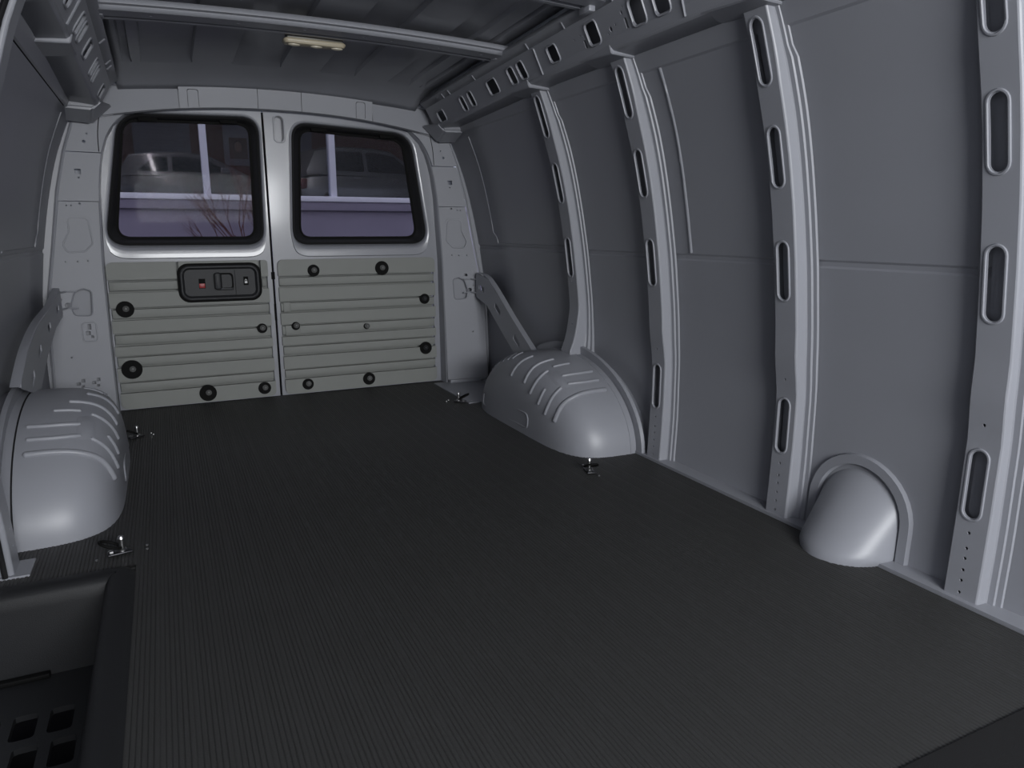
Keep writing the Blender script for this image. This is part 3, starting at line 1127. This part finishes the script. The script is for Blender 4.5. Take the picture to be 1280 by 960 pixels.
cl = [(-0.662, 0.430, .034, 1), (-0.662, 0.176, .040, 1), (-0.376, 0.046, .036, 1), (-0.137, 0.046, .028, 1), (-0.129, 0.320, .022, 1)]
cr = [(0.112, 0.571, .027, 1), (0.431, 0.575, .033, 1), (0.640, 0.421, .025, 2), (0.640, 0.176, .031, 2), (0.057, 0.046, .026, 1), (0.347, 0.046, .030, 1), (0.018, 0.322, .019, 1), (0.346, 0.302, .014, 1)]
d1 = door(1, -0.068, -0.74, '', cl)
d2 = door(2, -0.058, 0.735, '', cr)
struct(d1, 'rear cargo door with window, ribbed trim panel and black inside handle', 'door')
struct(d2, 'rear cargo door with window and ribbed trim panel but no handle', 'door')

# small blank pad on two grooves of the handle-less door
for (x0, x1, z0, z1) in ((-0.030, 0.002, 0.388, 0.431), (-0.028, 0.040, 0.280, 0.325)):
    L = Vector(d2.location)
    bm = bmesh.new()
    boxbm(bm, Vector((x0, YD - 0.0145, z0)) - L, Vector((x1, YD - 0.006, z1)) - L, 0.002)
    from_bm('groove_pad', bm, TRIM, [c for c in d2.children if c.name.startswith('trim_panel')][0])

# handle set of door 1
L1 = Vector(d1.location)


def D1(u, y, v):
    return Vector((u, y, v)) - L1


cx, cz, hw_, hh_ = -0.286, 0.530, 0.318, 0.146
loops = []
for dw, yo, r in ((0.020, -0.012, .045), (0.020, -0.0185, .045), (0.000, -0.0190, .038), (0.0, -0.030, .038), (-0.008, -0.033, .035), (-0.016, -0.033, .032), (-0.024, -0.028, .028), (-0.034, -0.018, .022)):
    loops.append([D1(x, YD + yo, z) for x, z in rr(cx, cz, hw_ + dw, hh_ + dw, r, 6)])
hb = from_bm('handle_bezel', loft(loops[2:], True, False, True), HANDLE, d1, 35)
from_bm('bezel_gasket', loft(loops[:3], True), RUBBER, hb, 35)
# lever pocket and lever
loops = []
for dw, yo, r in ((0.012, -0.0182, .016), (0.010, -0.0215, .016), (0.0, -0.0215, .014), (-0.006, -0.012, .012)):
    loops.append([D1(x, YD + yo, z) for x, z in rr(-0.272, 0.533, 0.066 + dw, 0.062 + dw, r, 5)])
from_bm('lever_pocket', loft(loops, True, False, True), BLACKP, hb, 35)
loops = []
for dw, yo, r in ((0.0, -0.016, .011), (0.0, -0.036, .011), (-0.006, -0.042, .009), (-0.016, -0.044, .004)):
    loops.append([D1(x + (0.004 if yo > -0.02 else 0), YD + yo, z) for x, z in rr(-0.298, 0.536, 0.028 + dw, 0.074 + dw, r, 5)])
from_bm('lever', loft(loops, True, False, True), HANDLE, hb, 35)
bm = bmesh.new()
boxbm(bm, D1(-0.298, YD - 0.034, 0.497), D1(-0.236, YD - 0.018, 0.507), 0.003)
from_bm('lever_foot', bm, HANDLE, hb)
for (x0, x1, z0, z1, mt, nm) in ((-0.373, -0.347, 0.506, 0.547, RUBBER, 'lock_slot'), (-0.372, -0.349, 0.508, 0.527, RED, 'lock_indicator'),
                                 (-0.192, -0.172, 0.515, 0.552, RUBBER, 'icon_plate'), (-0.1875, -0.1765, 0.523, 0.532, WHITE, 'lock_icon_body')):
    y = {'lock_slot': -0.0190, 'lock_indicator': -0.0205, 'icon_plate': -0.0190, 'lock_icon_body': -0.0196}[nm]
    bm = bmesh.new()
    boxbm(bm, D1(x0, YD + y, z0), D1(x1, YD + y + 0.002, z1), 0.0006)
    from_bm(nm, bm, mt, hb)
sh = [D1(-0.182 + 0.004 * math.cos(a), YD - 0.0194, 0.5335 + 0.007 * math.sin(a)) for a in [math.pi * k / 8 for k in range(9)]]
from_bm('lock_icon_shackle', tubebm(sh, 0.0011, 5), WHITE, hb, 60)
ln = [D1(-0.226, YD - 0.0185, 0.475 + 0.11 * k / 6) for k in range(7)]
from_bm('bezel_crease', tubebm(ln, 0.0012, 4), HANDLE, hb, 60)

# centre strip of door 2: pull slot, latch marks
L2 = Vector(d2.location)
bm = loft([[Vector((x, YD + yo, z)) - L2 for x, z in rr(0.003, 1.180, w, h, 0.02, 5)] for w, h, yo in ((0.050, 0.118, -0.0005), (0.046, 0.114, -0.0035), (0.040, 0.108, -0.0035), (0.036, 0.104, -0.0008))], True, False, False)
from_bm('pull_slot_rim', bm, DOORP, d2, 40)
bm = loft([[Vector((x, YD + yo, z)) - L2 for x, z in rr(0.003, 1.180, w, h, 0.02, 5)] for w, h, yo in ((0.038, 0.106, 0.018), (0.036, 0.104, 0.040))], True, False, True)
from_bm('pull_slot', bm, DOORP, d2, 40)
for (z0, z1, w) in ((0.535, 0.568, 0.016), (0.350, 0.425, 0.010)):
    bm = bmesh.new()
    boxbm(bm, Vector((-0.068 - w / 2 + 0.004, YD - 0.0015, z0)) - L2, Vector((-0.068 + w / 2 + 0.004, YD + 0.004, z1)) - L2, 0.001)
    from_bm('latch_shade', bm, RUBBER, d2)  # flat black blocks put in the shade of the latch openings
# thin black seal between the doors
from_bm('meeting_seal', tubebm([Vector((-0.0635, YD + 0.006, 0.003 + 1.24 * k / 12)) - L2 for k in range(13)], 0.005, 6), RUBBER, d2, 60)
sill = box('trim_4', (-0.74, 3.345, -0.03), (0.74, 3.44, -0.002), GASK, None, 0.004)
struct(sill, 'dark threshold strip under the two rear doors', 'trim')

# ------------------------------------------------------------------ dome lamp
root = empty('dome_lamp', (0.0, 2.50, 1.345))
LL = Vector(root.location)
bm = loft([[Vector((x, 2.50 + y, z)) - LL for x, y in rr(0.0, 0, w, h, r, 4)] for w, h, r, z in ((0.188, 0.044, 0.012, 1.343), (0.196, 0.048, 0.014, 1.340), (0.196, 0.048, 0.014, 1.336), (0.186, 0.042, 0.012, 1.329), (0.16, 0.032, 0.01, 1.327))], True, True, True)
from_bm('lens', bm, BEIGE, root, 35)
for x in (-0.065, 0.005, 0.070):
    bm = loft([[Vector((x + w * math.cos(a), 2.495 + w * 0.62 * math.sin(a), z)) - LL for a in [6.2832 * k / 16 for k in range(16)]] for w, z in ((0.020, 1.332), (0.018, 1.325), (0.010, 1.3225))], True, False, True)
    from_bm('bulb_cover', bm, BEIGE2, root, 50)
box('bracket', Vector((-0.088, 2.478, 1.342)) - LL, Vector((0.088, 2.522, 1.392)) - LL, LAMPM, root, 0.003)
for x in (-0.06, -0.005, 0.065):
    box('bracket_clip', Vector((x - 0.008, 2.472, 1.352)) - LL, Vector((x + 0.008, 2.479, 1.372)) - LL, BLACKP, root, 0.001)
from_bm('lamp_wire', tubebm(smooth_path([Vector(p) - LL for p in ((-0.02, 2.474, 1.362), (0.0, 2.468, 1.376), (0.035, 2.466, 1.372), (0.07, 2.468, 1.362), (0.11, 2.47, 1.380))], 5), 0.003, 6), RUBBER, root, 60)
tag(root, 'beige dome lamp with three bulb covers hanging beside the roof bow', 'lamp')

# ------------------------------------------------------------------ tie-down rings


def ring_proto():
    root = empty('tie_down_ring')
    box('base_plate', (-0.026, -0.014, 0.0015), (0.026, 0.014, 0.0055), DARKM, root, 0.0015)
    from_bm('swivel_post', lathe([(0.010, 0.0045), (0.010, 0.010), (0.006, 0.013), (0.006, 0.034), (0.008, 0.036), (0.006, 0.042), (0.001, 0.043)], 12, (0.006, 0, 0), 'Z'), STEEL, root, 40)
    R_ = []
    for k in range(25):
        a = 6.2832 * k / 24
        lx, ly = 0.024 * math.cos(a), 0.020 * math.sin(a)
        R_.append((-0.018 + lx * 0.9, ly, 0.026 + lx * -0.45))
    from_bm('ring', tubebm(R_, 0.0035, 7), BLACKP, root, 60)
    from_bm('bolt', lathe([(0.007, 0.0045), (0.007, 0.009), (0.004, 0.010), (0.001, 0.010)], 6, (-0.017, 0.004, 0), 'Z'), STEEL, root, 40)
    for x, y in ((0.060, 0.005), (0.056, -0.018), (-0.05, -0.016)):
        from_bm('rivet', lathe([(0.0035, 0.0015), (0.0032, 0.0038), (0.001, 0.0042)], 8, (x, y, 0), 'Z'), STEEL, root, 40)
    return root


rp = ring_proto()
spots = [((-0.658, 1.815), 0.2, 'black tie-down ring on the floor between the step well and wheel housing'),
         ((-0.652, 2.885), 0.5, 'black tie-down ring on the floor near the door with the handle'),
         ((0.634, 2.885), 2.6, 'black tie-down ring on the floor near the door without a handle'),
         ((0.656, 1.83), 1.3, 'black tie-down ring on the floor ahead of the housing under the slotted pillar')]
for i, ((x, y), a, lab) in enumerate(spots):
    if i == 0:
        r_ = rp
    else:
        r_ = rp.copy()
        COL.objects.link(r_)
        for c in list(rp.children):
            cc = c.copy()
            COL.objects.link(cc)
            cc.parent = r_
    r_.location = (x, y, 0.0015)
    r_.rotation_euler = (0, 0, a)
    tag(r_, lab, 'tie-down ring', 'tie-down rings on the floor')

# ------------------------------------------------------------------ side step well
root = empty('step_well', (-0.78, 1.3, -0.2))
LW = Vector(root.location)
# rounded rim: cross sections along the inner edge and the rear edge
loops = []


def rimprof(px, py, nx, ny):
    """profile at a corner point, (nx, ny) points into the well"""
    out = []
    for t, z in ((-0.004, -0.004), (0.004, 0.006), (0.014, 0.010), (0.036, 0.010), (0.050, 0.006), (0.058, -0.006), (0.062, -0.03), (0.066, -0.20)):
        out.append(Vector((px + nx * t, py + ny * t, z)) - LW)
    return out


path = [((-0.622, -0.4), (-1, 0)), ((-0.622, 1.55), (-1, 0)), ((-0.622, 1.66), (-1, 0))]
for k in range(1, 6):
    a = math.pi / 2 * k / 6
    path.append(((-0.662 + 0.04 * math.cos(a), 1.69 + 0.04 * math.sin(a)), (-math.cos(a), -math.sin(a))))
path += [((-0.70, 1.73), (0, -1)), ((-1.0, 1.73), (0, -1))]
for (px, py), (nx, ny) in path:
    loops.append(rimprof(px, py, nx, ny))
from_bm('rim', loft(loops, closed=False), WELLP, root, 45)
# tread plate with rectangular grille openings
holes = []
for i in range(4):
    for j in range(9):
        x = -0.95 + 0.062 * i + (0.012 if j % 2 else 0)
        holes.append(rr(x, 0.65 + j * 0.105, 0.042, 0.08, 0.008, 2))
plate('tread_grille', [(-1.02, -0.4), (-0.66, -0.4), (-0.66, 1.70), (-1.02, 1.70)], holes, lambda u, v, d: Vector((u, v, -0.185 - d)) - LW, 0.012, WELLP, root)
box('well_floor', Vector((-1.02, -0.4, -0.24)) - LW, Vector((-0.62, 1.72, -0.225)) - LW, BLACKP, root)
box('outer_wall', Vector((-1.04, -0.4, -0.24)) - LW, Vector((-1.02, 1.75, 0.0)) - LW, WELLP, root)
box('tread_edge', Vector((-1.0, 1.645, -0.183)) - LW, Vector((-0.80, 1.662, -0.172)) - LW, RUBBER, root, 0.003)
tag(root, 'black moulded step well with rounded rim and slotted tread', 'step well')

# ------------------------------------------------------------------ outside the rear windows
YF = 9.0
LAV = mat('lavender_render', (0.27, 0.245, 0.335), 0.85, noise=0.08, nscale=3, bump=0.3, bscale=60)
LAVT = mat('lavender_trim', (0.27, 0.245, 0.335), 0.8, noise=0.05)
FRAME = mat('white_window_frame', (0.80, 0.80, 0.92), 0.5)
BROWN = mat('brown_plaster', (0.19, 0.065, 0.036), 0.7, noise=0.25, nscale=0.6)
BOARD = mat('pale_blind', (0.29, 0.31, 0.38), 0.6)
POSTER = mat('poster_paper', (0.42, 0.44, 0.52), 0.5)
PHOTO = mat('poster_photo', (0.16, 0.09, 0.07), 0.5)
SKINT = mat('poster_face', (0.42, 0.27, 0.21), 0.5)
HAIRT = mat('poster_hair', (0.05, 0.03, 0.025), 0.6)
SHFL = mat('showroom_floor', (0.10, 0.055, 0.04), 0.35)
ASPH = mat('asphalt', (0.06, 0.06, 0.062), 0.9, noise=0.2, nscale=5)

g = box('ground', (-30, -25, -0.9), (40, YF, -0.72), ASPH, None, 0)
struct(g, 'grey asphalt ground outside the van', 'ground')

b = empty('building', (1.0, YF, -0.72))
LB = Vector(b.location)


def B(name, lo, hi, m_, par=b, bev=0.004):
    return box(name, Vector(lo) - LB, Vector(hi) - LB, m_, par, bev)


B('lower_wall', (-9, YF, -0.72), (14, YF + 0.25, 1.08), LAV)
B('wall_cap', (-9, YF - 0.05, 0.985), (14, YF + 0.02, 1.085), LAVT)
fs = B('window_sill', (-9, YF - 0.07, 1.088), (14, YF + 0.2, 1.150), FRAME)
B('upper_wall', (-9, YF, 3.6), (14, YF + 0.25, 5.5), LAV)
ms = [-6.3, -4.9, -3.45, -1.6, 0.02, 1.44, 3.05, 4.6, 6.1, 7.6]
for x in ms:
    B('mullion', (x - 0.036, YF - 0.03, 1.15), (x + 0.036, YF + 0.12, 3.6), FRAME)
for a, c in zip(ms, ms[1:]):
    B('window_pane', (a + 0.036, YF + 0.04, 1.15), (c - 0.036, YF + 0.05, 3.6), BGLASS, b, 0)
v = B('wall_vent', (0.042, YF - 0.04, 0.855), (0.128, YF + 0.01, 0.918), LAVT)
B('vent_slot', (0.052, YF - 0.044, 0.862), (0.118, YF - 0.038, 0.878), LAVT, b, 0)
B('showroom_floor', (-9, YF + 0.25, 1.0), (14, 23.6, 1.12), SHFL)
B('showroom_ceiling', (-9, YF + 0.25, 4.6), (14, 23.6, 4.75), BOARD)
B('showroom_back_wall', (-9, 23.5, 1.0), (14, 23.7, 4.7), BROWN)
B('showroom_end_wall', (-9.2, YF + 0.1, -0.72), (-9, 23.6, 5.5), BROWN)
B('showroom_end_wall', (14, YF + 0.1, -0.72), (14.2, 23.6, 5.5), BROWN)
tag(b, 'lavender building with white-framed showroom windows behind the van', 'building')

YB = 23.4
# slatted blind on the back wall
bl = empty('slatted_blind', (-0.1, YB, 1.2))
box('blind_frame', (-0.85, -0.02, 0), (0.62, 0.06, 3.3), BOARD, bl, 0.01)
for k in range(26):
    box('slat', (-0.70, -0.05, 0.9 + 0.088 * k), (0.55, -0.02, 0.96 + 0.088 * k), BOARD, bl, 0.004)
tag(bl, 'pale slatted blind hanging on the brown showroom wall', 'blind')
bl2 = empty('wall_board', (3.6, YB, 1.2))
box('board_sheet', (-0.75, -0.02, 0), (0.35, 0.04, 3.3), BOARD, bl2, 0.01)
tag(bl2, 'plain pale board standing by the brown showroom wall between cars', 'board')
po = empty('poster', (2.15, YB - 0.05, 2.55))
box('poster_sheet', (-0.75, -0.02, 0.08), (1.05, 0.02, 1.8), POSTER, po, 0.006)
box('poster_photo', (-0.60, -0.035, 0.27), (-0.10, -0.02, 0.86), PHOTO, po, 0.002)
bm = bmesh.new()
bmesh.ops.create_uvsphere(bm, u_segments=16, v_segments=10, radius=1)
for v_ in bm.verts:
    v_.co = Vector((-0.35 + v_.co.x * 0.11, -0.04 + v_.co.y * 0.01, 0.60 + v_.co.z * 0.15))
from_bm('printed_face', bm, SKINT, po)
bm = bmesh.new()
bmesh.ops.create_uvsphere(bm, u_segments=16, v_segments=10, radius=1)
for v_ in bm.verts:
    v_.co = Vector((-0.35 + v_.co.x * 0.16, -0.033 + v_.co.y * 0.006, 0.62 + v_.co.z * 0.19))
from_bm('printed_hair', bm, HAIRT, po)
tag(po, 'pale wall poster with a small portrait photo', 'poster')

# car bodies added behind the glass in place of reflections in it
TAILR = mat('tail_lamp_red', (0.10, 0.008, 0.01), 0.3)
TYRE = mat('tyre', (0.015, 0.015, 0.016), 0.7)
RIM = mat('alloy_rim', (0.45, 0.45, 0.46), 0.3, 0.8)
CGLASS = mat('dark_car_glass', (0.02, 0.025, 0.03), 0.08, 0, 0.6)


def car(loc, rotz, paint, label, suv, scale=1.0):
    root = empty('car', loc)
    H = 1.68 if suv else 1.45
    belt = 1.02 if suv else 0.92
    # stations along the length: (x, zlow, zbelt, halfwidth)
    st = [(-2.28, .50, .70, .62), (-2.22, .34, .86, .76), (-2.0, .28, belt - .06, .86), (-1.3, .27, belt - .02, .91), (-0.4, .26, belt, .93), (0.6, .26, belt, .93), (1.1, .27, belt - .04, .92), (1.7, .28, belt - .14, .89), (2.1, .32, belt - .24, .80), (2.28, .45, .68, .62)]
    loops = []
    for x, zl, zb, w in st:
        L = []
        for (kx, kz) in ((-.6, 0), (-.96, .10), (-1.0, .45), (-.97, .72), (-.93, .92), (-.80, 1.0), (.80, 1.0), (.93, .92), (.97, .72), (1.0, .45), (.96, .10), (.6, 0)):
            L.append((x, w * kx, zl + (zb - zl) * kz))
        loops.append(L)
    from_bm('car_body', loft(loops, True, True, True), paint, root, 40)
    rear = -2.1 if suv else -1.7
    cab_ = [(rear, belt - .05, .80, belt), (rear + .25, belt, .74, belt + (H - belt) * .80), (rear + .75, belt, .70, H - .02), (-0.3, belt, .69, H), (0.25, belt, .69, H - .05), (0.75, belt, .73, belt + (H - belt) * .45), (1.2, belt - .03, .80, belt - .01)]
    loops = [[(x, -.86, zb - .05), (x, -.86 + (.86 - w) * .4, zb + (zt - zb) * .4), (x, -w, zt - .05 * (zt > belt + .2)), (x, -w + .12, zt), (x, w - .12, zt), (x, w, zt - .05 * (zt > belt + .2)), (x, .86 - (.86 - w) * .4, zb + (zt - zb) * .4), (x, .86, zb - .05)] for x, zb, w, zt in cab_]
    from_bm('roof_and_pillars', loft(loops, True, True, True), paint, root, 40)
    for s in (-1, 1):
        for (pts) in ([(rear + .42, belt + .05), (-0.62, belt + .05), (-0.62, H - .13), (rear + .80, H - .15)], [(-0.52, belt + .05), (0.78, belt + .05), (0.25, H - .19), (-0.2, H - .13), (-0.52, H - .13)]):
            def f(u, v_, d):
                t = max(0, (v_ - belt) / (H - belt))
                return Vector((u, s * (0.868 - 0.165 * t - d), v_))
            plate('side_window', roundpoly(pts, 0.06, 3), [], f, 0.03, CGLASS, root)
        for x in (-1.42, 1.40):
            wl_ = lathe([(0.20, -0.12), (0.34, -0.12), (0.345, 0.0), (0.33, 0.10), (0.22, 0.10), (0.21, 0.09)], 24, (x, s * 0.78, 0.345), 'Y')
            if s > 0:
                for q in wl_.verts:
                    q.co.y = 2 * s * 0.78 - q.co.y
            w_ = from_bm('wheel', wl_, TYRE, root, 40)
            for k in range(5):
                a = 6.2832 * k / 5
                c_ = Vector((x, s * 0.878, 0.345))
                from_bm('spoke', tubebm([c_, c_ + Vector((0.20 * math.cos(a), 0, 0.20 * math.sin(a)))], 0.028, 6), RIM, w_, 40)
        bm = bmesh.new()
        boxbm(bm, (0.55, s * 0.90 - 0.02, belt + .02), (0.75, s * 1.06, belt + .16) if s > 0 else (0.75, s * 0.90 + 0.02, belt + .16), 0.02)
        if s < 0:
            bm.free()
            bm = bmesh.new()
            boxbm(bm, (0.55, -1.06, belt + .02), (0.75, -0.88, belt + .16), 0.02)
        from_bm('mirror', bm, paint, root)
        for x in (-0.85, 0.15):
            bm = bmesh.new()
            boxbm(bm, (x - .1, min(s * .92, s * .955), belt - .12), (x + .1, max(s * .92, s * .955), belt - .09), 0.008)
            from_bm('door_handle', bm, RIM, root)
        bm = bmesh.new()
        boxbm(bm, (2.0, min(s * .55, s * .82), .62), (2.24, max(s * .55, s * .82), .76), 0.03)
        from_bm('headlamp', bm, RIM, root)
        bm = bmesh.new()
        boxbm(bm, (-2.27, min(s * .52, s * .80), .62), (-2.08, max(s * .52, s * .80), .86), 0.03)
        from_bm('tail_lamp', bm, TAILR, root)
    root.rotation_euler = (0, 0, rotz)
    root.scale = (scale,) * 3
    tag(root, label, 'car', 'cars standing in for reflections in the glass')
    return root


SILV = mat('silver_car_paint', (0.22, 0.235, 0.25), 0.3, 0.3, 0.6)
GREY = mat('grey_car_paint', (0.13, 0.135, 0.15), 0.3, 0.3, 0.6)
PALE = mat('pale_car_paint', (0.20, 0.20, 0.205), 0.3, 0.3, 0.5)
car((4.95, 20.3, 1.12), math.radians(12), SILV, 'silver estate car with tall roof standing in for a reflection in the glass', True, 1.06)
car((0.4, 18.6, 1.12), math.radians(-4), GREY, 'dark grey saloon car standing in for a reflection below the poster', False, 0.92)
car((-4.1, 19.8, 1.12), math.radians(8), PALE, 'pale saloon car standing in for a reflection before the slatted blind', False, 0.95)

# tube lamps of the showroom
TUBE = emit('lit_tube', (1.0, 0.96, 0.88), 50.0)
for i, (x, y, lab) in enumerate(((-0.74, 16.0, 'lit fluorescent tube lamp hanging before the slatted blind'), (3.15, 15.5, 'lit fluorescent tube lamp hanging above the silver car'))):
    t = empty('tube_lamp', (x, y, 3.25))
    from_bm('tube', tubebm([(0, -2.9, 0), (0, 2.9, 0)], 0.03, 8), TUBE, t, 60)
    box('housing', (-0.06, -3.0, 0.025), (0.06, 3.0, 0.07), BOARD, t, 0.01)
    for yy in (-2.4, 0, 2.4):
        from_bm('hanger', tubebm([(0, yy, 0.06), (0, yy, 1.34)], 0.006, 5), BOARD, t, 60)
    tag(t, lab, 'lamp', 'tube lamps of the showroom')

# bare shrub before the lower wall
sr = empty('bare_shrub', (0.62, 8.55, -0.72))
TW = mat('red_brown_twig', (0.12, 0.045, 0.045), 0.8)


def twig(p, d, ln, r, lev):
    q = p + d * ln
    midp = p.lerp(q, 0.5) + Vector((random.uniform(-.02, .02), random.uniform(-.02, .02), 0))
    from_bm('twig' if lev else 'stem', tubebm([p, midp, q], r, 5, r_end=r * 0.6), TW, sr, 60)
    if lev < 4:
        for k in range(3 if lev < 3 else 2):
            nd = (d + Vector((random.uniform(-.55, .45), random.uniform(-.3, .3), random.uniform(-.05, .45)))).normalized()
            twig(p.lerp(q, random.uniform(0.55, 1.0)), nd, ln * random.uniform(.55, .75), r * .62, lev + 1)


for k in range(3):
    twig(Vector((0.05 * k - .05, 0.03 * k, 0)), Vector((random.uniform(-.30, .05), 0, 1)).normalized(), 1.0, 0.015, 0)
tag(sr, 'bare reddish shrub growing before the lavender wall', 'shrub')
